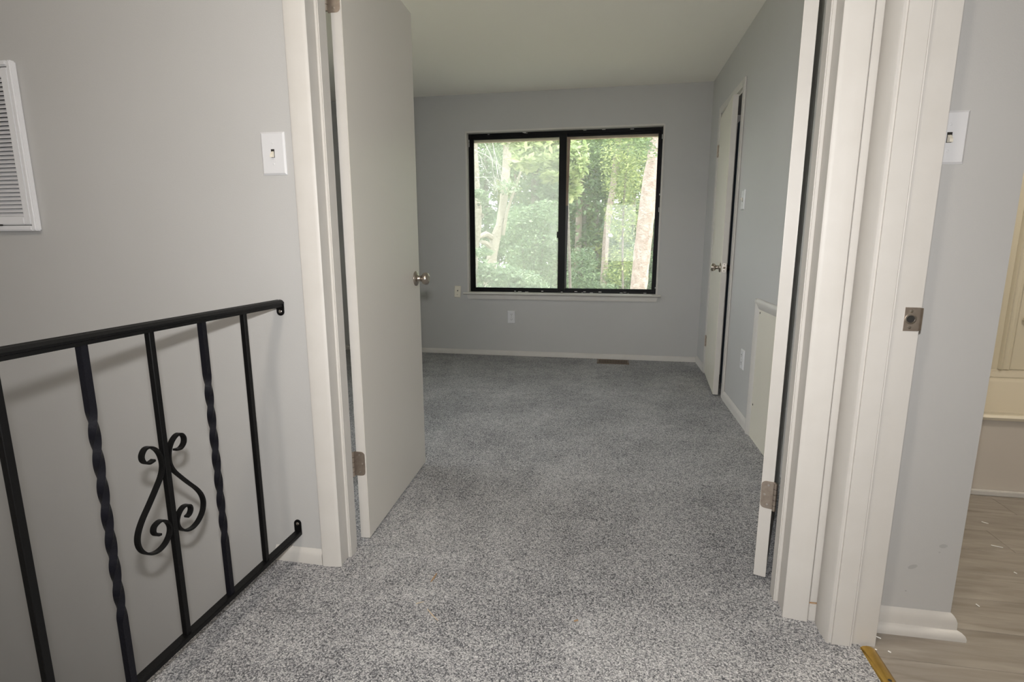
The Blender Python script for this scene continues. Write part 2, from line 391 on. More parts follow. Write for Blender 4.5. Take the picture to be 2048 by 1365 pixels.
MB().lathe([(0, .0125), (.0012, .0125), (.0016, .0095), (.0003, .0092)], (.7135, BYJ-.0016, .890), (0, -1, 0)).build('strike_hole_ring', SCREW, spo, smooth=True)
MB().lathe([(0, .0088), (.0006, .0088)], (.7135, BYJ-.0016, .890), (0, -1, 0)).build('strike_hole', DARK, spo)
for zz in (.870, .909):
    MB().lathe([(0, .0042), (.001, .0036), (.0015, .0015)], (.713, BYJ-.0016, zz), (0, -1, 0), 12).build('screw', SCREW, spo, smooth=True)

t3 = empty('trim_3', (RX, CY0, 0), 'narrow cream frame around the closet door opening', 'door frame', ST)
for a, b_ in ((CY0-.058, CY0), (CY1, CY1+.058)):
    box(RX-.012, RX, a, b_, -.002, 2.04+.058).build('casing', TRIM, t3, bevel=.005, seg=3)
box(RX-.012, RX, CY0, CY1, 2.04, 2.098).build('casing', TRIM, t3, bevel=.005, seg=3)
for a, b_ in ((CY0, CY0+.016), (CY1-.016, CY1)):
    box(RX-.002, RX2, a, b_, 0, 2.04).build('jamb', TRIM, t3)
box(RX-.002, RX2, CY0, CY1, 2.024, 2.04).build('jamb', TRIM, t3)

def baseboard(name, label, fn, a0, a1, h, th, shoe=False):
    mb = MB(); mb.prism([(0, 0), (th, 0), (th, h*.62), (th*.75, h*.8), (th*.35, h*.93), (.002, h), (0, h)], fn, a0, a1)
    o = mb.build(name, TRIM, smooth=True); tag(o, label, 'baseboard', ST)
    return o
baseboard('baseboard_front', 'short cream baseboard on the landing wall under the railing bracket', lambda u, v, t: (t, HY-u, v), SX+.002, JL-CW+.002, .052, .012)
baseboard('baseboard_back', 'low cream baseboard along the window wall', lambda u, v, t: (t, FY-u, v), LX, RX, .046, .013)
baseboard('baseboard_right', 'cream baseboard between the closet door and the access panel', lambda u, v, t: (RX-u, t, v), 3.10, CY0-.058, .062, .013)
baseboard('baseboard_corner', 'short cream baseboard between the closet door and the far corner', lambda u, v, t: (RX-u, t, v), CY1+.058, FY-.013, .060, .013)
baseboard('baseboard_bedroom', 'cream baseboard behind the open left door leaf', lambda u, v, t: (LX+u, t, v), BY, FY-.013, .05, .013)
bb = MB()   # bathroom baseboard, flaring to a mitred end
prof = [(0, .0), (.013, 0), (.0135, .022), (.013, .045), (.010, .055), (.006, .062), (.001, .067), (0, .067)]
bb.prism(prof, lambda u, v, t: (t if t < .8 else t+u*1.0, HY-u, v-.001), WX1+.002, RX2)
bbo = tag(bb.build('baseboard_bath', TRIM, smooth=True), 'cream baseboard with a rounded shoe on the bathroom wall end', 'baseboard', ST)
sh = MB(); sh.prism([(.013, 0), (.030, 0), (.030, .010), (.027, .018), (.021, .023), (.013, .025)], lambda u, v, t: (t if t < .8 else t+u*1.0, HY-u, v-.001), WX1+.002, RX2)
sh.build('shoe_moulding', TRIM, bbo, smooth=True)

# ------------------------------------------------------------------ doors
def hinge(parent, x, y, z, sx, lw, open_gap):
    """butt hinge with its knuckle at (x,y); one leaf on the door edge, one on the jamb"""
    h = .090
    k = MB(); k.lathe([(0, .002), (.001, .0055), (h, .0055), (h+.002, .003)], (x, y, z), (0, 0, 1), 12)
    ho = k.build('hinge', NICKD, parent, smooth=True, world=False)
    pr = []
    r = .014
    for (cx_, cz_, a0) in ((lw-r, r, -90), (lw-r, h-r, 0)):
        for q in range(7): pr.append((cx_+r*cos(radians(a0+q*15)), cz_+r*sin(radians(a0+q*15))))
    pr += [(0, h), (0, 0)]
    lf = MB(); lf.prism(pr, lambda u, v, t: (x+sx*u, y+t, z+v), .0105, .0135)
    lo = lf.build('hinge_leaf', NICKD, parent, world=False)
    for (u, v) in ((lw*.50, .013), (lw*.74, .045), (lw*.50, .077)):
        MB().lathe([(0, .0042), (.0008, .0036), (.0012, .001)], (x+sx*u, y+.0105, z+v), (0, -1, 0), 10).build('screw', SCREW, lo, smooth=True, world=True) if False else None
        s_ = MB().lathe([(0, .0042), (.0008, .0036), (.0012, .001)], (x+sx*u, y+.0105, z+v), (0, -1, 0), 10)
        so = s_.build('screw', SCREW, None, smooth=True); so.location = so.location - lo.location; so.parent = lo
    for q in (.018, .036, .054, .072):
        g = MB().lathe([(0, .0058), (.0012, .0058)], (x, y, z+q), (0, 0, 1), 12)
        go = g.build('knuckle_joint', DARK, None); go.location = go.location - ho.location; go.parent = ho
    return ho
KNOB = [(0, .032), (.003, .0335), (.007, .032), (.010, .026), (.012, .015), (.016, .0125), (.026, .012), (.030, .016), (.036, .0235), (.044, .0275), (.052, .0275), (.058, .0245), (.062, .018), (.063, .012), (.0615, .010)]
def knob(parent, p, axis):
    return MB().lathe(KNOB, p, axis, 28).build('knob', NICKEL, parent, smooth=True, world=False)
def child_screw(parent, p, axis, r=.004, m_=SCREW):
    so = MB().lathe([(0, r), (.0008, r*.85), (.0012, r*.25)], p, axis, 10).build('screw', m_, None, smooth=True)
    so.location = so.location - parent.location; so.parent = parent
LW, LT = .694, .035
# left leaf: local x = across thickness, local y = along the leaf
d1 = empty('door_1', (-.829, 1.655, 0), 'left leaf of the double door, flat off white slab with nickel knob', 'door', ST, rotz=radians(2.6))
box(-LT, 0, 0, LW, .012, 2.03).build('slab', DOOR, d1, bevel=.0015, world=False)
box(-LT+.0012, -.0012, -.0009, .0006, .014, 2.028).build('edge', TRIM, d1, world=False)
for z in (.255, 1.765): hinge(d1, -LT-.008, -.0125, z, 1, .040, 0)
knob(d1, (0, LW-.062, .915), (1, 0, 0)); knob(d1, (-LT, LW-.062, .915), (-1, 0, 0))
d2 = empty('door_2', (.490, 1.672, 0), 'right leaf of the double door seen edge on with a nickel hinge', 'door', ST, rotz=radians(-19))
box(0, LT, 0, LW, .012, 2.03).build('slab', DOOR, d2, bevel=.0015, world=False)
box(.0012, LT-.0012, -.0009, .0006, .014, 2.028).build('edge', TRIM, d2, world=False)
for z in (.250, 1.765): hinge(d2, LT+.006, -.0125, z, -1, .040, 0)
ang = math.atan2(.052, .67)
d3 = empty('door_3', (.800, CY1-.020, 0), 'cream closet door standing slightly ajar on the right wall', 'door', ST, rotz=-ang)
CLW = .675
box(0, LT, -CLW, 0, .014, 2.008).build('slab', DOORC, d3, bevel=.0015, world=False)
box(.0012, LT-.0012, -CLW-.0008, -CLW+.0006, .016, 2.006).build('edge', TRIM, d3, world=False)
for z in (.235, 1.72):
    ho = MB().lathe([(0, .002), (.001, .006), (.09, .006), (.092, .003)], (-.006, .004, z), (0, 0, 1), 12).build('hinge', NICKD, d3, smooth=True, world=False)
    lo = box(-.002, .0005, -.030, -.004, z, z+.09).build('hinge_leaf', NICKD, d3, world=False)
    for q in (.015, .045, .075): child_screw(lo, (-.002, -.018, z+q), (-1, 0, 0), .004, DARK)
knob(d3, (0, -CLW+.06, .905), (-1, 0, 0)); knob(d3, (LT, -CLW+.06, .905), (1, 0, 0))
lp = box(.006, .029, -CLW-.0022, -CLW-.0007, .876, .933).build('latch_plate', SCREW, d3, bevel=.0006, world=False)
for zz in (.884, .925): child_screw(lp, (.0175, -CLW-.0022, zz), (0, -1, 0), .0032, DARK)
lb = MB().lathe([(0, .008), (.005, .008), (.008, .004)], (.0175, -CLW-.0022, .905), (0, -1, 0), 14).build('latch_bolt', NICKD, None, smooth=True)
lb.location = lb.location - lp.location; lb.parent = lp

# ------------------------------------------------------------------ window
wn = empty('window_1', (-.45, FY+.065, .6), 'black framed sliding window with two panes looking onto trees', 'window', ST)
FYa, FYb = FY+.062, FY+.112
for nm, b_, mt in (('frame_stile', (WXa+.014, WXa+.040, FYa, FYb, WZa+.010, WZb-.008), BLACKAL), ('frame_stile', (WXb-.020, WXb-.001, FYa, FYb, WZa+.010, WZb-.008), BLACKAL),
                   ('frame_head', (WXa+.040, WXb-.020, FYa, FYb, WZb-.038, WZb-.008), BLACKAL), ('frame_sill', (WXa+.040, WXb-.020, FYa, FYb, WZa+.010, WZa+.032), BLACKAL),
                   ('sash_stile', (WXa+.040, WXa+.062, FYa+.006, FYa+.026, WZa+.032, WZb-.038), BLACKAL), ('sash_rail', (WXa+.062, -.478, FYa+.006, FYa+.026, WZb-.060, WZb-.038), BLACKAL),
                   ('sash_rail', (WXa+.062, -.478, FYa+.006, FYa+.026, WZa+.032, WZa+.050), BLACKAL), ('meeting_stile', (-.478, -.412, FYa-.004, FYa+.030, WZa+.032, WZb-.038), BLACKAL),
                   ('sash_stile', (WXb-.036, WXb-.020, FYa+.026, FYa+.046, WZa+.032, WZb-.038), BLACKAL), ('sash_rail', (-.412, WXb-.036, FYa+.026, FYa+.046, WZb-.056, WZb-.038), BLACKAL),
                   ('sash_rail', (-.412, WXb-.036, FYa+.026, FYa+.046, WZa+.032, WZa+.050), BLACKAL)):
    box(*b_).build(nm, mt, wn, bevel=.002)
p = box(WXa+.062, -.478, FYa+.014, FYa+.018, WZa+.050, WZb-.060).build('pane', GLASS_L, wn); p['label'] = 'hazy left window pane'
p = box(-.412, WXb-.036, FYa+.034, FYa+.038, WZa+.050, WZb-.056).build('pane', GLASS_R, wn); p['label'] = 'clear right window pane'
s_ = MB(); s_.prism([(-.411, 2.012), (-.380, 2.012), (-.394, 1.412), (-.411, 1.412)], lambda u, v, t: (u, t, v), FYa+.020, FYa+.032)
o = s_.build('weather_strip', BROWNW, wn); o['label'] = 'faded brown upper weather strip'
s_ = MB(); s_.prism([(-.411, 1.411), (-.390, 1.411), (-.398, .652), (-.411, .652)], lambda u, v, t: (u, t, v), FYa+.020, FYa+.032)
s_.build('weather_strip', GREYAL, wn)
lk = box(-.490, -.474, FYa-.006, FYa+.006, 1.118, 1.176).build('latch', BLACKAL, wn, bevel=.003)
b_ = box(-.488, -.480, FYa-.014, FYa-.006, 1.135, 1.160).build('latch_lever', BLACKAL, None, bevel=.002); b_.location = b_.location - (lk.location + wn.location); b_.parent = lk
# wooden liner of the opening
box(WXa, WXa+.014, FY-.004, FY+.15, WZa, WZb).build('liner', TRIM, wn); box(WXb-.001, WXb+.010, FY-.004, FY+.15, WZa, WZb).build('liner', TRIM, wn)
box(WXa, WXb, FY-.004, FY+.15, WZb-.008, WZb+.006).build('liner', TRIM, wn)
st = MB(); st.prism([(-.036, .592), (-.040, .597), (-.038, .604), (-.034, .607), (.06, .610), (.14, .610), (.14, .588), (-.030, .588)], lambda u, v, t: (t, FY+u, v), -1.374, .463)
st.build('stool', TRIM, wn, smooth=True)
ap = MB(); ap.prism([(-1.345, .588), (.440, .588), (.425, .545), (-1.330, .545)], lambda u, v, t: (u, t, v), FY-.018, FY-.0003); ap.build('apron', TRIM, wn, bevel=.003)
# outer brown trim round the opening
box(WXa+.02, WXb-.01, FY+.112, FY+.15, WZb-.075, WZb-.006).build('outer_trim', BROWNW, wn)
box(WXa+.015, WXb-.005, FY+.105, FY+.17, WZa-.03, WZa+.012).build('outer_sill', BROWNW, wn)
# paint smears left on the frame
rs = random.Random(3)
for k in range(26):
    if k < 14: x0 = rs.uniform(WXa+.05, WXb-.05); zz = WZa+.013+rs.uniform(-.002, .008)
    elif k < 20: x0 = rs.uniform(WXa+.05, WXb-.05); zz = WZb-.013-rs.uniform(0, .006)
    else: x0 = rs.choice((WXa+.018, WXb-.008)); zz = rs.uniform(WZa+.05, WZb-.05)
    lx = rs.uniform(.006, .035) if k < 20 else .004; lz = rs.uniform(.002, .005) if k < 20 else rs.uniform(.01, .04)
    box(x0, x0+lx, FYa-.0012, FYa-.0002, zz, zz+lz).build('paint_smear', CHIP, wn)
# rear window of the landing (behind the viewpoint, seen as a reflection)
w2 = empty('window_2', (.22, REAR-.06, .62), 'plain white framed window of the landing, behind the viewpoint', 'window', ST)
for b_ in ((RW[0], RW[0]+.04, RW[2], RW[3]), (.56, .60, RW[2], RW[3]), (RW[0]+.04, .56, RW[2], RW[2]+.04), (RW[0]+.04, .56, RW[3]-.04, RW[3])):
    box(b_[0], b_[1], REAR-.10, REAR-.04, b_[2], b_[3]).build('frame', TRIM, w2)
box(RW[0]+.04, .56, REAR-.075, REAR-.071, RW[2]+.04, RW[3]-.04).build('pane', GLASS_R, w2)

w3 = empty('window_3_added', (LX-.06, (LWY0+LWY1)/2, LWZ0), 'black framed side window, added out of view to light the bedroom', 'window', ST)  # unseen window added so daylight fills the bedroom
for a, b_, c_, d_ in ((LWY0, LWY0+.05, LWZ0, LWZ1), (LWY1-.05, LWY1, LWZ0, LWZ1), (LWY0+.05, LWY1-.05, LWZ0, LWZ0+.05), (LWY0+.05, LWY1-.05, LWZ1-.05, LWZ1), ((LWY0+LWY1)/2-.03, (LWY0+LWY1)/2+.03, LWZ0+.05, LWZ1-.05)):
    box(LX-.09, LX-.04, a, b_, c_, d_).build('frame', BLACKAL, w3)
for a, b_ in ((LWY0+.05, (LWY0+LWY1)/2-.03), ((LWY0+LWY1)/2+.03, LWY1-.05)):
    box(LX-.068, LX-.064, a, b_, LWZ0+.05, LWZ1-.05).build('pane', GLASS_R, w3)
# ------------------------------------------------------------------ wall plates
def rotpt(p, a): return Vector((p[0]*cos(a)-p[1]*sin(a), p[0]*sin(a)+p[1]*cos(a), p[2]))
def plate_base(name, pos, a, w_, h_, material, label, cat):
    e = empty(name, pos, label, cat, rotz=a)
    t = .0065; q = .005
    mb = MB(); W, H = w_/2, h_/2
    mb.add([(-W, 0, -H), (W, 0, -H), (W, 0, H), (-W, 0, H), (-W, -.0025, -H), (W, -.0025, -H), (W, -.0025, H), (-W, -.0025, H),
            (-W+q, -t, -H+q), (W-q, -t, -H+q), (W-q, -t, H-q), (-W+q, -t, H-q)],
           [(0, 1, 2, 3), (0, 4, 5, 1), (1, 5, 6, 2), (2, 6, 7, 3), (3, 7, 4, 0), (4, 8, 9, 5), (5, 9, 10, 6), (6, 10, 11, 7), (7, 11, 8, 4), (8, 11, 10, 9)])
    pl = mb.build('plate', material, e, world=False)
    return e, pl
def light_switch(pos, a, label, w_=.078, h_=.122, lever=1):
    e, pl = plate_base('light_switch', pos, a, w_, h_, PLATE, label, 'light switch')
    box(-.0055, .0055, -.0072, -.004, -.012, .012).build('slot', DARK, e, world=False)
    tg = MB(); tg.add([(-.0042, -.006, -.011), (.0042, -.006, -.011), (.0042, -.006, .007), (-.0042, -.006, .007),
                       (-.0036, -.0175, -.012), (.0036, -.0175, -.012), (.0036, -.0165, -.004), (-.0036, -.0165, -.004)],
                      [(0, 1, 2, 3), (0, 4, 5, 1), (1, 5, 6, 2), (2, 6, 7, 3), (3, 7, 4, 0), (4, 7, 6, 5)])
    if lever < 0: tg.v = [Vector((p.x, p.y, -p.z)) for p in tg.v]
    tg.build('toggle', IVORY, e, world=False)
    for zz in (.030, -.030): MB().lathe([(0, .0035), (.001, .003), (.0014, .001)], (0, -.0065, zz), (0, -1, 0), 10).build('screw', PLATE, e, smooth=True, world=False)
    return e
def outlet(pos, a, label, w_=.075, h_=.120, name='wall_outlet'):
    e, pl = plate_base(name, pos, a, w_, h_, PLATE, label, 'outlet')
    for zz in (.024, -.024):
        mb = MB(); mb.prism([(.0165*cos(radians(q)), max(-.0135, min(.0135, .0165*sin(radians(q))))) for q in range(0, 360, 15)], lambda u, v, t: (u, t, v+zz), -.0085, -.006)
        rc = mb.build('receptacle', PLATE, e, world=False)
        for (x0, x1, za, zb) in ((-.0078, -.0052, .0005, .0085), (.0050, .0076, -.0002, .0088), (-.0022, .0022, -.0088, -.0045)):
            so = box(x0, x1, -.0092, -.0084, zz+za, zz+zb).build('slot', DARK, None); so.location = so.location - rc.location; so.parent = rc
    MB().lathe([(0, .003), (.001, .0025)], (0, -.0065, 0), (0, -1, 0), 10).build('screw', SCREW, e, smooth=True, world=False)
    return e
light_switch((-.990, HY, 1.333), 0, 'white toggle light switch on the landing wall beside the double door')
light_switch((.785, HY, 1.316), 0, 'white toggle light switch on the bathroom wall behind the door frame')
light_switch((RX, 3.62, 1.335), pi/2*-1, 'white toggle light switch on the bedroom wall beside the closet door', lever=-1)
outlet((-.908, FY, .375), 0, 'white duplex outlet under the bedroom window')
outlet((RX, 3.335, .378), -pi/2, 'white duplex outlet on the right wall near the access panel')
e, pl = plate_base('phone_jack', (-1.437, FY, .612), 0, .062, .112, IVORY, 'ivory telephone jack plate left of the window sill', 'wall jack')
e.rotation_euler.y = radians(4)
MB().lathe([(0, .011), (.002, .011), (.003, .009)], (.002, -.0065, .016), (0, -1, 0), 16).build('jack_cover', IVORY, e, smooth=True, world=False)
box(-.004, .006, -.0105, -.009, .004, .014).build('jack_hole', DARK, e, world=False)
MB().lathe([(0, .003), (.001, .0025)], (0, -.0065, -.03), (0, -1, 0), 10).build('screw', SCREW, e, smooth=True, world=False)

# ------------------------------------------------------------------ return air grille
VX1, VZ0, VZ1 = -1.862, 1.113, 1.637; VX0 = VX1-.53
ve = empty('return_air_grille', (VX0+.265, HY, VZ0), 'white metal return air grille with horizontal louvres on the landing wall', 'air vent')
def ring(mb, x0, x1, z0, z1, w_, y0, y1):
    mb.box(x0, x0+w_, y0, y1, z0, z1).box(x1-w_, x1, y0, y1, z0, z1).box(x0+w_, x1-w_, y0, y1, z0, z0+w_).box(x0+w_, x1-w_, y0, y1, z1-w_, z1); return mb
ring(MB(), VX0, VX1, VZ0, VZ1, .017, HY-.022, HY-.0003).build('outer_frame', STEEL, ve, bevel=.004)
ring(MB(), VX0+.020, VX1-.020, VZ0+.020, VZ1-.020, .027, HY-.019, HY-.004).build('door_frame', STEEL, ve, bevel=.003)
box(VX0+.02, VX1-.02, HY-.0035, HY-.0008, VZ0+.02, VZ1-.02).build('filter', DARK, ve)
nl = 33; za, zb = VZ0+.048, VZ1-.048; dz = (zb-za)/nl
lm = MB(); lm.prism([(0, 0), (.0012, 0), (.0125, -dz*.93), (.0113, -dz*.93-.001)], lambda u, v, t: (t, HY-.0045-u, v), VX0+.046, VX1-.046)
l0 = lm.build('louvre', STEEL, ve)
lz0 = l0.location.copy()
for k in range(nl):
    l = l0 if k == 0 else l0.copy()
    if k: COL.objects.link(l); l.parent = ve
    l.location = Vector((lz0.x, lz0.y, lz0.z + zb - .0005 - k*dz))
lt = box(VX1-.165, VX1-.135, HY-.0235, HY-.018, VZ0+.017, VZ0+.022).build('latch', DARK, ve)
b_ = box(VX1-.150, VX1-.143, HY-.028, HY-.020, VZ0+.020, VZ0+.032).build('latch_tab', STEEL, ve, bevel=.001)

# ------------------------------------------------------------------ railing
RXX = -1.01; RY0 = -1.2; RY1 = 1.4985
rl = empty('iron_railing', (RXX, RY1, 0), 'black wrought iron stair railing with twisted balusters and a scroll', 'railing')
# moulded cap rail
MB().prism([(-.010, .876), (.010, .876), (.010, .884), (.016, .886), (.017, .891), (.011, .897), (.004, .899), (.002, .897), (-.002, .897), (-.004, .899), (-.011, .897), (-.017, .891), (-.016, .886), (-.010, .884)],
           lambda u, v, t: (RXX+u, t, v), RY0, RY1-.004).build('top_rail', IRON, rl)
MB().prism([(-.013, .100), (.013, .100), (.013, .109), (.011, .112), (-.011, .112), (-.013, .109)], lambda u, v, t: (RXX+u, t, v), RY0, RY1-.002).build('bottom_rail', IRON, rl)
def bracket(z0, z1, hole):
    w_ = .0125; pr = [(-w_, z1 if hole < 0 else z0), (w_, z1 if hole < 0 else z0)]
    c = z0 if hole < 0 else z1
    pr = [(-w_, z1), (-w_, z0+w_)] + [(w_*cos(q), z0+w_+w_*sin(q)) for q in [pi+pi*k/10 for k in range(1, 10)]] + [(w_, z0+w_), (w_, z1)] if hole < 0 else \
         [(w_, z0), (w_, z1-w_)] + [(w_*cos(q), z1-w_+w_*sin(q)) for q in [pi*k/10 for k in range(1, 10)]] + [(-w_, z1-w_), (-w_, z0)]
    b = MB().prism(pr, lambda u, v, t: (RXX+u, t, v), HY-.004, HY-.0003).build('wall_bracket', IRON, rl)
    zc = z0+w_+.001 if hole < 0 else z1-w_-.001
    for q, r in ((0, .0052), ):
        so = MB().lathe([(0, .0055), (.001, .0055), (.0024, .003), (.0026, .001)], (RXX+.001, HY-.004, zc), (0, -1, 0), 12).build('screw', SCREW, None, smooth=True)
        so.location = so.location - b.location - rl.location; so.parent = b
bracket(.848, .890, -1); bracket(.100, .153, 1)
SQ = [(-1, -1), (1, -1), (1, 1), (-1, 1)]
ys = [1.324 - .1575*k for k in range(16)]
plain = None; tw_ = None
for k, yb in enumerate(ys):
    if k % 2 == 0:
        if plain is None:
            plain = MB().box(RXX-.0070, RXX+.0070, yb-.0070, yb+.0070, .111, .878).build('baluster', IRON, rl, bevel=.001, seg=1)
        else:
            o = plain.copy(); COL.objects.link(o); o.parent = rl; o.location = plain.location + Vector((0, yb-ys[0], 0))
    else:
        if tw_ is None:
            zs = [.111+(.878-.111)*i/150 for i in range(151)]
            tws = []
            for z in zs:
                q = min(1, max(0, (z-.27)/(.745-.27))); tws.append(q*2*pi*2.0)
            mb = MB().tube([(RXX, yb, z) for z in zs], .0072, sect=SQ, twist=tws, up=(1, 0, 0)); tw_ = mb.build('twisted_baluster', IRON2, rl)
            # soft edges of the hammered twist
            tw_.data.polygons.foreach_set('use_smooth', [True]*len(tw_.data.polygons)); tw_.data.set_sharp_from_angle(angle=radians(50))
        else:
            o = tw_.copy(); COL.objects.link(o); o.parent = rl; o.location = tw_.location + Vector((0, yb-ys[1], 0))
# scroll: right half traced in the plane of the rail (dy, z), then mirrored
HALF = [(.031, .585), (.046, .583), (.058, .592), (.060, .606), (.051, .618), (.037, .618), (.022, .606), (.012, .585), (.0105, .560), (.019, .538), (.036, .515), (.058, .488), (.080, .462), (.094, .438), (.098, .415), (.091, .393), (.074, .376), (.053, .369), (.032, .374), (.016, .389), (.011, .407), (.018, .425), (.034, .436), (.051, .432), (.056, .420), (.050, .409), (.040, .406)]
def cat(pts, n=6):
    out = []
    P = [pts[0]]+pts+[pts[-1]]
    for i in range(1, len(P)-2):
        for k in range(n):
            t = k/n; a, b, c, d = P[i-1], P[i], P[i+1], P[i+2]
            out.append(tuple(.5*((2*b[j])+(c[j]-a[j])*t+(2*a[j]-5*b[j]+4*c[j]-d[j])*t*t+(3*b[j]-a[j]-3*c[j]+d[j])*t**3) for j in range(2)))
    return out+[pts[-1]]
RECT = [(-1.35, -.52), (1.35, -.52), (1.35, .52), (-1.35, .52)]
for k in (2, 10):
    for sgn in (1, -1):
        path = [(RXX, ys[k]+sgn*(u), z) for u, z in cat(HALF, 5)]
        o = MB().tube(path, [.0048]*len(path), sect=RECT, up=(1, 0, 0)).build('scroll', IRON, rl, smooth=True)
# newel at the far (unseen) end of the rail
MB().box(RXX-.019, RXX+.019, RY0-.038, RY0, 0, .93).build('newel_post', IRON, rl, bevel=.002)

# ------------------------------------------------------------------ floor register, access panel, threshold
fr = empty('floor_register', (.055, 4.815, 0), 'small brown metal floor register in the carpet under the window', 'floor vent')
GX0, GX1, GY0, GY1 = -.085, .200, 4.745, 4.905
rg = MB(); rg.box(GX0, GX1, GY0, GY0+.018, .001, .008).box(GX0, GX1, GY1-.018, GY1, .001, .008).box(GX0, GX0+.018, GY0+.018, GY1-.018, .001, .008).box(GX1-.018, GX1, GY0+.018, GY1-.018, .001, .008)
rg.build('frame', REG, fr, bevel=.002)
box(GX0+.018, GX1-.018, GY0+.018, GY1-.018, .0005, .002).build('opening', DARK, fr)
for k in range(17):
    x = GX0+.026+k*.0142
    box(x, x+.005, GY0+.018, GY1-.018, .002, .007).build('slat', REG, fr)
box(GX0+.018, GX1-.018, (GY0+GY1)/2-.004, (GY0+GY1)/2+.004, .002, .0078).build('crossbar', REG, fr)

PY0, PY1, PZ = 2.52, 3.10, .768
pa = empty('access_panel', (RX, (PY0+PY1)/2, 0), 'cream plumbing access panel with moulded frame low on the right wall', 'access panel')
box(RX-.006, RX-.0003, PY0+.05, PY1-.05, .0, PZ-.045).build('panel', DOORC, pa)
pm = [(0, 0), (0, .010), (.008, .018), (.020, .019), (.038, .012), (.052, .008), (.056, .004), (.056, 0)]
MB().prism(pm, lambda u, v, t: (RX-.0003-v, PY1-u, t), -.002, PZ).build('moulding', TRIM, pa, smooth=True)
MB().prism(pm, lambda u, v, t: (RX-.0003-v, PY0+u, t), -.002, PZ).build('moulding', TRIM, pa, smooth=True)
MB().prism(pm, lambda u, v, t: (RX-.0005-v, t, PZ+.003-u), PY0, PY1+.002).build('moulding', TRIM, pa, smooth=True)
for (yy, zz) in ((3.025, .70), (3.02, .19), (2.60, .70), (2.60, .19)):
    MB().lathe([(0, .006), (.001, .006), (.002, .002)], (RX-.006, yy, zz), (-1, 0, 0), 10).build('screw', DARK, pa)

th = empty('threshold_strip', (.708, 1.0, 0), 'brass threshold strip between the grey carpet and the bathroom floor', 'threshold')
MB().prism([(-.019, -.001), (-.018, .002), (-.012, .0065), (-.004, .0078), (.004, .0075), (.012, .004), (.018, .0005), (.019, -.003)], lambda u, v, t: (.712+u, t, v), .622, BYJ-.012).build('strip', BRASS, th, smooth=True)
for yy in (1.385, 1.285, 1.18, 1.0, .82, .68):
    MB().lathe([(0, .0048), (.0008, .0045), (.0014, .001)], (.712, yy, .0070), (0, 0, 1), 12).build('screw', BRASS if yy != 1.285 else DARK, th, smooth=True)

# ------------------------------------------------------------------ bathtub and surround
tb = empty('bathtub', (1.73, 2.84, 0), 'beige enamel bathtub at the back of the bathroom', 'bathtub')
TX0, TX1, TY0, TY1 = RX2+.004, 2.496, 2.462, 3.215
box(TX0, TX1, TY0+.010, TY0+.045, .0, .338).build('apron', APRON, tb, bevel=.006)
o = box(TX0, TX1, TY0-.008, TY0+.008, -.001, .022).build('base_strip', TRIM, tb, bevel=.003)
rim = MB()
def rrect(x0, x1, y0, y1, r, n=6):
    out = []
    for (cx_, cy_, a0) in ((x1-r, y1-r, 0), (x0+r, y1-r, 90), (x0+r, y0+r, 180), (x1-r, y0+r, 270)):
        for q in range(n+1): out.append((cx_+r*cos(radians(a0+90*q/n)), cy_+r*sin(radians(a0+90*q/n))))
    return out
loops = [(rrect(TX0, TX1, TY0, TY1, .004), .335), (rrect(TX0, TX1, TY0-.003, TY1, .004), .347), (rrect(TX0, TX1, TY0+.004, TY1, .006), .356),
         (rrect(TX0+.06, TX1-.06, TY0+.050, TY1-.050, .10), .356), (rrect(TX0+.075, TX1-.075, TY0+.066, TY1-.062, .12), .340),
         (rrect(TX0+.10, TX1-.13, TY0+.085, TY1-.080, .12), .15), (rrect(TX0+.14, TX1-.20, TY0+.12, TY1-.12, .12), .07), (rrect(TX0+.3, TX1-.4, TY0+.25, TY1-.25, .08), .06)]
vs_, fs = [], []; nn = len(loops[0][0])
for lp_, z in loops: vs_ += [(a, b, z) for a, b in lp_]
for i in range(len(loops)-1):
    for j in range(nn): fs.append((i*nn+j, i*nn+(j+1) % nn, (i+1)*nn+(j+1) % nn, (i+1)*nn+j))
fs.append(tuple(range((len(loops)-1)*nn, len(loops)*nn)))
rim.add(vs_, fs); rim.build('basin', TUB, tb, smooth=True)
su = empty('tub_surround', (1.73, 3.24, .35), 'beige acrylic tub surround panels above the bathtub', 'tub surround')
MB().prism([(3.2139, .3575), (3.195, .3575), (3.196, .372), (3.206, .382), (3.206, .392), (3.214, .398)], lambda u, v, t: (t, u, v), TX0, TX1).build('back_ledge', TUB, su, smooth=True)
box(TX0, 2.075, 3.2155, 3.256, .3575, 1.95).build('back_panel', SURR, su)
MB().prism([(2.076, 3.2), (2.081, 3.192), (2.088, 3.196), (2.096, 3.204), (2.112, 3.204), (2.118, 3.196), (2.126, 3.200), (2.13, 3.21), (2.13, 3.256), (2.076, 3.256)], lambda u, v, t: (u, v, t), .400, 1.95).build('corner_rib', SURR, su, smooth=True)
box(2.131, TX1, 3.208, 3.256, .400, 1.95).build('corner_panel', SURR, su)
for z in (.66, 1.22): box(2.145, TX1, 3.180, 3.207, z, z+.03).build('soap_shelf', SURR, su, bevel=.008, seg=3)
box(TX0, TX0+.012, TY0+.02, 3.194, .3575, 1.95).build('side_panel', SURR, su)

# ------------------------------------------------------------------ closet contents behind the ajar door
cp = empty('folded_closet_panel', (.9, 4.3, 0), 'slate blue folded panel standing in the dark closet behind the ajar door', 'panel')
for k, (x0, y0, z1) in enumerate(((.868, 4.16, 1.90), (.884, 4.245, 1.93), (.902, 4.33, 1.91), (.918, 4.415, 1.92))):
    box(x0, x0+.03, y0, y0+.055, .01, z1).build('leaf', SLATE, cp, bevel=.004)
cp.location.z = 0
sh_ = tag(box(.97, 1.64, 3.83, 4.6, 1.94, 1.96).build('closet_shelf', CLOSET), 'shelf across the top of the closet, its shade coloured near black', 'shelf')

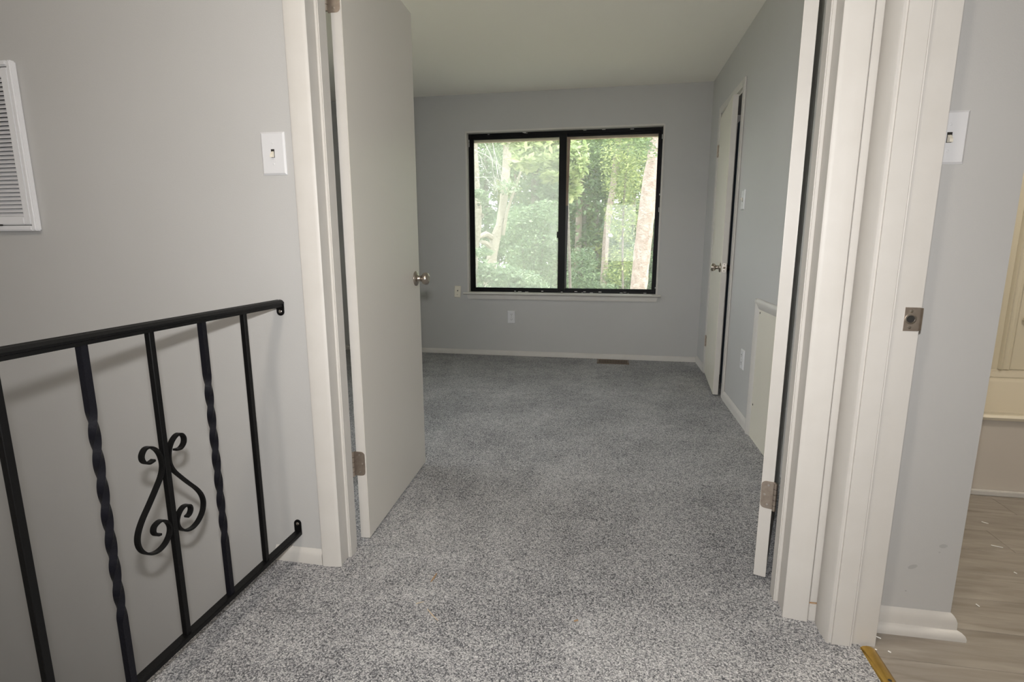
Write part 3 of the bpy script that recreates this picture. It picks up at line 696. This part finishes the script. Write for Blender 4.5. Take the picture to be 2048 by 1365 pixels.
# ------------------------------------------------------------------ crumbs on the floors
def crumb(name, pts, r, m_, label, cat):
    return tag(MB().tube(pts, r, 6).build(name, m_), label, cat)
def fl_pt(px, py, z=.003):
    d = ray(px, py); return CAM + d*((z-CAM.z)/d.z)
crumb('straw', [fl_pt(855, 1219), fl_pt(864, 1230, .006), fl_pt(876, 1242)], [.0012, .0015, .0008], STRAW, 'pale dry straw lying on the carpet in the foreground', 'straw')
crumb('straw', [fl_pt(832, 1208), fl_pt(848, 1204)], [.0012, .0008], STRAW, 'tiny faded straw beside the longer straw on the carpet', 'straw')
crumb('crumb', [fl_pt(862, 1164), fl_pt(868, 1156, .006), fl_pt(873, 1148)], [.002, .003, .002], RUST, 'orange brown crumb on the carpet near the left door leaf', 'crumb')
crumb('crumb', [fl_pt(1148, 1243), fl_pt(1156, 1241)], [.002, .0022], RUST, 'orange brown crumb on the carpet in the middle foreground', 'crumb')
for k, (a, b) in enumerate((((1963, 1044), (1977, 1048)), ((1982, 1091), (2006, 1096)), ((1952, 1209), (1959, 1214)), ((2028, 1145), (2034, 1148)), ((1776, 1303), (1782, 1306)), ((1751, 1273), (1762, 1278)), ((1750, 1299), (1754, 1301)))):
    o = crumb('paint_chip', [fl_pt(*a, .0015), fl_pt(*b, .0015)], .0016, CHIP, 'tiny white paint chip lying on the bathroom planks', 'paint chip'); o['group'] = 'paint chips on the bathroom planks'

# ------------------------------------------------------------------ ceiling lamp of the landing (behind the viewpoint) and added bathroom lamp
def glow(power, col):
    M = bpy.data.materials.new('lit_lamp_glass'); T, N, L = nt(M); b = N['Principled BSDF']
    b.inputs['Base Color'].default_value = (.85, .83, .78, 1); b.inputs['Emission Color'].default_value = (*col, 1)
    b.inputs['Emission Strength'].default_value = power/(pi*.085); return M
def dome(loc, power, col, label):
    e = empty('ceiling_lamp', loc, label, 'lamp')
    MB().lathe([(0, .15), (-.02, .15), (-.022, .14)], loc, (0, 0, 1), 32).build('canopy', NICKEL, e, smooth=True)
    MB().lathe([(-.022, .135), (-.05, .13), (-.08, .10), (-.098, .05), (-.102, .0)], loc, (0, 0, 1), 32).build('glass_bowl', glow(power, col), e, smooth=True)
dome((-.66, -.30, CZ-.001), 24, (1, .89, .76), 'round ceiling lamp of the landing, above and behind the viewpoint')
dome((1.85, 1.80, CZ-.001), 26, (1, .91, .78), 'round ceiling lamp added out of view to brighten the bathroom')  # unseen lamp added to brighten the tub and planks

# ------------------------------------------------------------------ outside
tag(box(-45, 45, -45, 90, LOW-.6, LOW-.4).build('ground', GROUND), 'brown and green woodland floor outside the window', 'ground', ST)
def trunk_mesh(path, radii, n=14, wob=.08, seed=0):
    pts = []; rad = []
    P = [Vector(p) for p in path]
    for i in range(len(P)-1):
        for k in range(8):
            t = k/8; pts.append(P[i].lerp(P[i+1], t)); rad.append(radii[i]*(1-t)+radii[i+1]*t)
    pts.append(P[-1]); rad.append(radii[-1])
    mb = MB().tube(pts, rad, n)
    for i, v in enumerate(mb.v):
        q = mnoise.noise(v*3.1 + Vector((seed, 0, 0)))*wob; r = rad[min(i//n, len(rad)-1)]
        c = pts[min(i//n, len(pts)-1)]; mb.v[i] = c + (v-c)*(1+q*1.6)
    return mb
def leaves(name, blobs, n, size, material, parent, seed, flat=.35):
    """blobs: list of (centre, (rx,ry,rz)); one mesh of n small folded leaves"""
    g = np.random.default_rng(seed)
    vol = np.array([b[1][0]*b[1][1]*b[1][2] for b in blobs])**.7; vol /= vol.sum()
    idx = g.choice(len(blobs), n, p=vol)
    C = np.array([list(b[0]) for b in blobs])[idx]; Rr = np.array([b[1] for b in blobs])[idx]
    d = g.normal(size=(n, 3)); d /= np.linalg.norm(d, axis=1)[:, None]
    rr = g.random(n)[:, None]**(1/2.2)
    # clumps
    P = C + d*rr*Rr
    cl = np.floor(P/ (size*5)); h = np.sin(cl @ np.array([12.9898, 78.233, 37.719]))*43758.5453; keep = (h-np.floor(h)) > .20
    P = P[keep]; n = len(P)
    a = g.normal(size=(n, 3)); a[:, 2] = a[:, 2]*flat - .25; a /= np.linalg.norm(a, axis=1)[:, None]
    b = np.cross(a, g.normal(size=(n, 3))*.5 + np.array([0, 0, 1.])); b /= np.linalg.norm(b, axis=1)[:, None]
    c = np.cross(a, b)
    s = size*(.6+.8*g.random(n))[:, None]
    V = np.stack([P - a*s, P + b*s*.42 + c*s*.10, P + a*s, P - b*s*.42 + c*s*.10], 1).reshape(-1, 3)
    org = V.mean(0); V -= org
    me = bpy.data.meshes.new(name); me.vertices.add(n*4); me.vertices.foreach_set('co', V.ravel().astype(np.float32))
    me.loops.add(n*4); me.loops.foreach_set('vertex_index', np.arange(n*4, dtype=np.int32))
    me.polygons.add(n); me.polygons.foreach_set('loop_start', np.arange(0, n*4, 4, dtype=np.int32)); me.polygons.foreach_set('loop_total', np.full(n, 4, dtype=np.int32))
    me.update(); me.validate(); me.materials.append(material)
    o = bpy.data.objects.new(name, me); COL.objects.link(o); o.parent = parent; o.location = Vector(org) - parent.location
    o['kind'] = 'stuff'
    return o
GZ = LOW-.4
def px_tree(name, Y, pts, widths, bark_, label, blobs=(), nleaf=0, size=.07, leaf=0, seed=0, branches=(), group=None, knots=()):
    """trunk through pixels at depth Y, continued straight down to the ground and on upwards"""
    P = [at(x, y, Y) for x, y in pts]; R = [w_*Y/F_PX/2 for w_ in widths]
    dirn = (P[0]-P[1]); base = P[0] + dirn*((P[0].z-GZ)/max(.2, -dirn.z)) if dirn.z < -.05 else Vector((P[0].x, P[0].y, GZ))
    base = Vector((P[0].x+(base.x-P[0].x)*.5, P[0].y, GZ))
    e = empty(name, base, label, 'tree', group=group)
    up = P[-1] + (P[-1]-P[-2]).normalized()*4.0
    trunk_mesh([base]+P+[up], [R[0]*1.35]+R+[R[-1]*.55], seed=seed).build('trunk', bark_, e, smooth=True)
    for (bp, br) in branches:
        q = [at(x, y, Y+dy) for x, y, dy in bp]; trunk_mesh(q, [b*Y/F_PX/2 for b in br], n=8, seed=seed+1).build('branch', bark_, e, smooth=True)
    for (x, y, w_) in knots:
        c = at(x, y, Y); r = w_*Y/F_PX/2; n_ = (CAM-c).normalized()
        c = c + n_*knots_off(P, R, c)
        MB().lathe([(-r*.6, r*1.25), (r*.25, r*1.2), (r*.35, r*.8), (r*.05, r*.6)], c, n_, 14).build('knot', bark_, e, smooth=True)
        MB().lathe([(-.01, r*.62), (r*.12, r*.58)], c, n_, 12).build('knot_hole', DARK, e)
    if nleaf: leaves('foliage', [(at(x, y, Y+dy), (rx, ry, rz)) for x, y, dy, rx, ry, rz in blobs], nleaf, size, LEAF[leaf], e, seed)
    return e
def knots_off(P, R, c):
    best = 1e9; k = 0
    for i in range(len(P)-1):
        for t in (0, .25, .5, .75, 1):
            d = (P[i].lerp(P[i+1], t)-c).length
            if d < best: best = d; k = R[i]*(1-t)+R[i+1]*t
    return max(0, k*k-best*best)**.5 if best < k else 0.
px_tree('tree', 12, [(1274, 600), (1277, 575), (1285, 500), (1294, 420), (1301, 360), (1313, 290)], [33, 32, 32, 31, 28, 26], BARK[0], 'thick pale pinkish tree trunk leaning right at the right edge of the window',
        [(1312, 250, .6, .9, 1.0, .7), (1300, 290, -.6, .30, .3, .35), (1260, 240, 1, 1.3, 1.2, .8)], 4200, .05, 0, 21)
px_tree('tree', 19, [(1207, 600), (1208, 560), (1211, 490), (1217, 430), (1225, 385), (1231, 330), (1236, 280)], [14, 14, 13, 13, 12, 13, 12], BARK[1], 'straight grey brown tree trunk in the middle of the right pane',
        [(1232, 262, 0, 2.1, 2.0, 1.1), (1200, 300, 1, 1.2, 1, .7), (1262, 330, .7, .9, 1, 1.2)], 11000, .06, 0, 22)
px_tree('tree', 10.5, [(984, 510), (990, 480), (1000, 450), (1007, 400), (1011, 350), (1016, 290)], [22, 21, 17, 15, 16, 17], BARK[2], 'pale silvery tree trunk leaning right in the left pane',
        [(1000, 300, .8, .55, .8, .35), (1012, 372, -.35, .30, .25, .16), (985, 262, .3, .8, .8, .4)], 2200, .045, 3, 23,
        branches=[([(1006, 470, 0), (1014, 425, -.1), (1030, 375, -.2), (1047, 330, -.3)], [7, 6, 5, 4]), ([(988, 478, 0), (972, 468, -.25), (958, 474, -.4), (948, 480, -.5)], [13, 11, 9, 8]),
                  ([(986, 498, 0), (972, 486, -.2), (962, 484, -.3)], [11, 9, 7])])
px_tree('tree', 8.5, [(944, 540), (947, 500), (950, 460), (955, 420), (952, 380), (950, 330), (948, 280)], [22, 20, 24, 18, 15, 14, 14], BARK[2], 'knotty pale tree trunk at the left edge of the left pane',
        [(958, 395, -.6, .16, .2, .12), (950, 505, -.5, .30, .3, .07)], 900, .035, 3, 24, knots=[(957, 410, 9), (963, 432, 8), (956, 445, 7)])
px_tree('tree', 24, [(1112, 600), (1112, 540), (1112, 470), (1111, 400), (1110, 330)], [12, 12, 11, 10, 9], BARK[1], 'slim straight tree trunk just left of the window mullion',
        [(1105, 300, 0, 2.2, 2, 1.3), (1090, 400, .8, 1.6, 1.5, 1.4)], 12000, .07, 3, 25)
px_tree('tree', 26, [(1168, 600), (1168, 500), (1167, 420), (1166, 350), (1164, 290)], [11, 11, 10, 10, 9], BARK[3], 'grey tree trunk right of the mullion against the bright sky',
        [(1160, 265, 0, 2.4, 2, 1.2), (1150, 480, .8, 1.4, 1.5, 2.0)], 12000, .07, 2, 26,
        branches=[([(1167, 430, 0), (1180, 395, .2), (1192, 345, .4), (1197, 300, .6)], [9, 9, 9, 8])])
px_tree('tree', 15, [(1246, 600), (1245, 520), (1246, 440), (1249, 380), (1254, 320), (1258, 280)], [4, 4, 4, 4, 3, 3], BARK[3], 'thin young tree stem between the two trunks of the right pane',
        [(1252, 330, 0, .75, .8, 1.0), (1248, 430, .3, .55, .7, .8), (1240, 530, .4, .5, .6, .6)], 7000, .045, 1, 27)
# overhanging branch of large bright leaves
e = px_tree('tree', 7.4, [(1142, 640), (1140, 560), (1137, 470), (1134, 380), (1126, 310), (1120, 262)], [6, 6, 6, 6, 5, 4], BARK[3], 'leafy young tree with large yellow green leaves in front of the mullion',
        [(1090, 305, -.2, .42, .4, .20), (1062, 322, -.4, .30, .35, .13), (1103, 345, -.2, .20, .3, .16), (1078, 280, 0, .5, .4, .14), (1050, 300, -.1, .22, .25, .08), (1150, 318, 0, .18, .3, .32), (1146, 375, .1, .12, .2, .2)], 2300, .066, 4, 28,
        branches=[([(1128, 330, 0), (1105, 318, -.1), (1080, 310, -.2), (1055, 312, -.3)], [4, 3, 2.4, 1.6]), ([(1133, 370, 0), (1118, 352, -.1), (1098, 345, -.2)], [3, 2.4, 1.6])])
# bare bleached twigs
tg = empty('dead_branch', at(940, 300, 8.0) + Vector((-.25, 0, 0)), 'bare bleached white twigs hanging in the upper left of the window', 'branch')
rt = random.Random(8)
def twig(p, d, L_, r, depth):
    pts = [p.copy()]; n_ = 7
    for i in range(n_):
        d = (d + Vector((rt.uniform(-.22, .22), rt.uniform(-.2, .2), rt.uniform(-.30, .12)))).normalized()
        p = p + d*(L_/n_); pts.append(p.copy())
        if depth and rt.random() < .62: twig(p, (d + Vector((rt.uniform(-.7, .8), rt.uniform(-.3, .3), rt.uniform(-.9, .2)))).normalized(), L_*rt.uniform(.35, .62), r*.6, depth-1)
    MB().tube(pts, [r*(1-.6*i/n_) for i in range(n_+1)], 5).build('twig', TWIG, tg)
for (a, b, L_) in (((932, 290), (1, 0, -.25), .55), ((955, 262), (.55, 0, -1), .62), ((975, 262), (.3, 0, -1), .60), ((936, 355), (1, 0, .12), .42)):
    twig(at(*a, 8.0), Vector(b).normalized(), L_, .0060, 2)
# shrubs under the window
def shrub(Y, blobs, n, size, leaf, label, seed):
    c = at(blobs[0][0], blobs[0][1], Y); e = empty('shrub', (c.x, c.y, GZ), label, 'shrub')
    for k in range(4):
        q = at(blobs[k % len(blobs)][0], blobs[k % len(blobs)][1], Y); trunk_mesh([(c.x+(k-1.5)*.12, c.y, GZ), (c.x*.6+q.x*.4, c.y, GZ+(q.z-GZ)*.5), q], [.05, .035, .012], n=7, seed=k).build('stem', BARK[3], e, smooth=True)
    leaves('foliage', [(at(x, y, Y+dy), (rx, ry, rz)) for x, y, dy, rx, ry, rz in blobs], n, size, LEAF[leaf], e, seed); return e
shrub(8.8, [(985, 548, 0, .5, .5, .20), (950, 540, .2, .3, .4, .25), (1030, 562, .2, .5, .5, .20), (1075, 585, .3, .4, .4, .2), (1000, 590, -.3, .8, .4, .2)], 5200, .042, 3, 'bright green leafy shrub top at the lower left of the window', 41)
shrub(16, [(1150, 560, 0, .7, .7, .55), (1190, 590, 0, .8, .7, .4), (1165, 520, .4, .5, .6, .4)], 7000, .05, 3, 'pale green shrub at the foot of the right pane beside the mullion', 42)
shrub(17, [(1245, 560, 0, .7, .7, .5), (1255, 510, .3, .5, .6, .5), (1240, 470, .4, .4, .5, .5)], 6500, .05, 0, 'mid green shrub between the two trunks of the right pane', 43)
shrub(15, [(1070, 500, 0, 1.0, .8, .7), (1040, 450, .3, .8, .8, .6), (1090, 440, .4, .7, .8, .6), (1055, 545, 0, .9, .7, .45)], 11000, .05, 3, 'dense pale green thicket filling the middle of the left pane', 44)
# the wood behind, each tree a thing of its own
rb = random.Random(5)
words = ['tall', 'broad', 'slender', 'bushy', 'loose']; 
spots = []
for r_, (Y, n_) in enumerate(((22, 7), (28, 9), (36, 11), (46, 12))):
    span = Y*.62
    for k in range(n_):
        x = -span*.78 + (k+.5)/n_*span*1.45 + rb.uniform(-.6, .6); spots.append((r_, x, Y+rb.uniform(-2, 2)))
for i, (r_, x, Y) in enumerate(spots):
    e = empty('tree', (x, Y, GZ), ['woodland tree in the nearest row behind the thicket', 'woodland tree in the second row behind the thicket', 'distant woodland tree behind the second row', 'farthest woodland tree at the back of the wood'][r_], 'tree',
              group=['nearest row of the wood', 'second row of the wood', 'third row of the wood', 'back row of the wood'][r_])
    H = rb.uniform(11, 15); rr = rb.uniform(.10, .20); lean = rb.uniform(-.5, .5)
    trunk_mesh([(x, Y, GZ), (x+lean*.4, Y, GZ+H*.5), (x+lean, Y, GZ+H)], [rr*1.3, rr, rr*.4], n=9, seed=i).build('trunk', BARK[rb.choice((1, 1, 3, 2))], e, smooth=True)
    bl = []
    for k in range(9):
        z = GZ + H*(.10+.9*k/8); w_ = rb.uniform(1.2, 2.0)*(1-.35*k/8)
        bl.append(((x+lean*k/8+rb.uniform(-.9, .9), Y+rb.uniform(-.8, .8), z), (w_, w_, rb.uniform(.7, 1.2))))
    leaves('foliage', bl, 9000, .12+.025*r_, LEAF[rb.choice((0, 1, 1, 2, 3, 3))], e, 100+i)
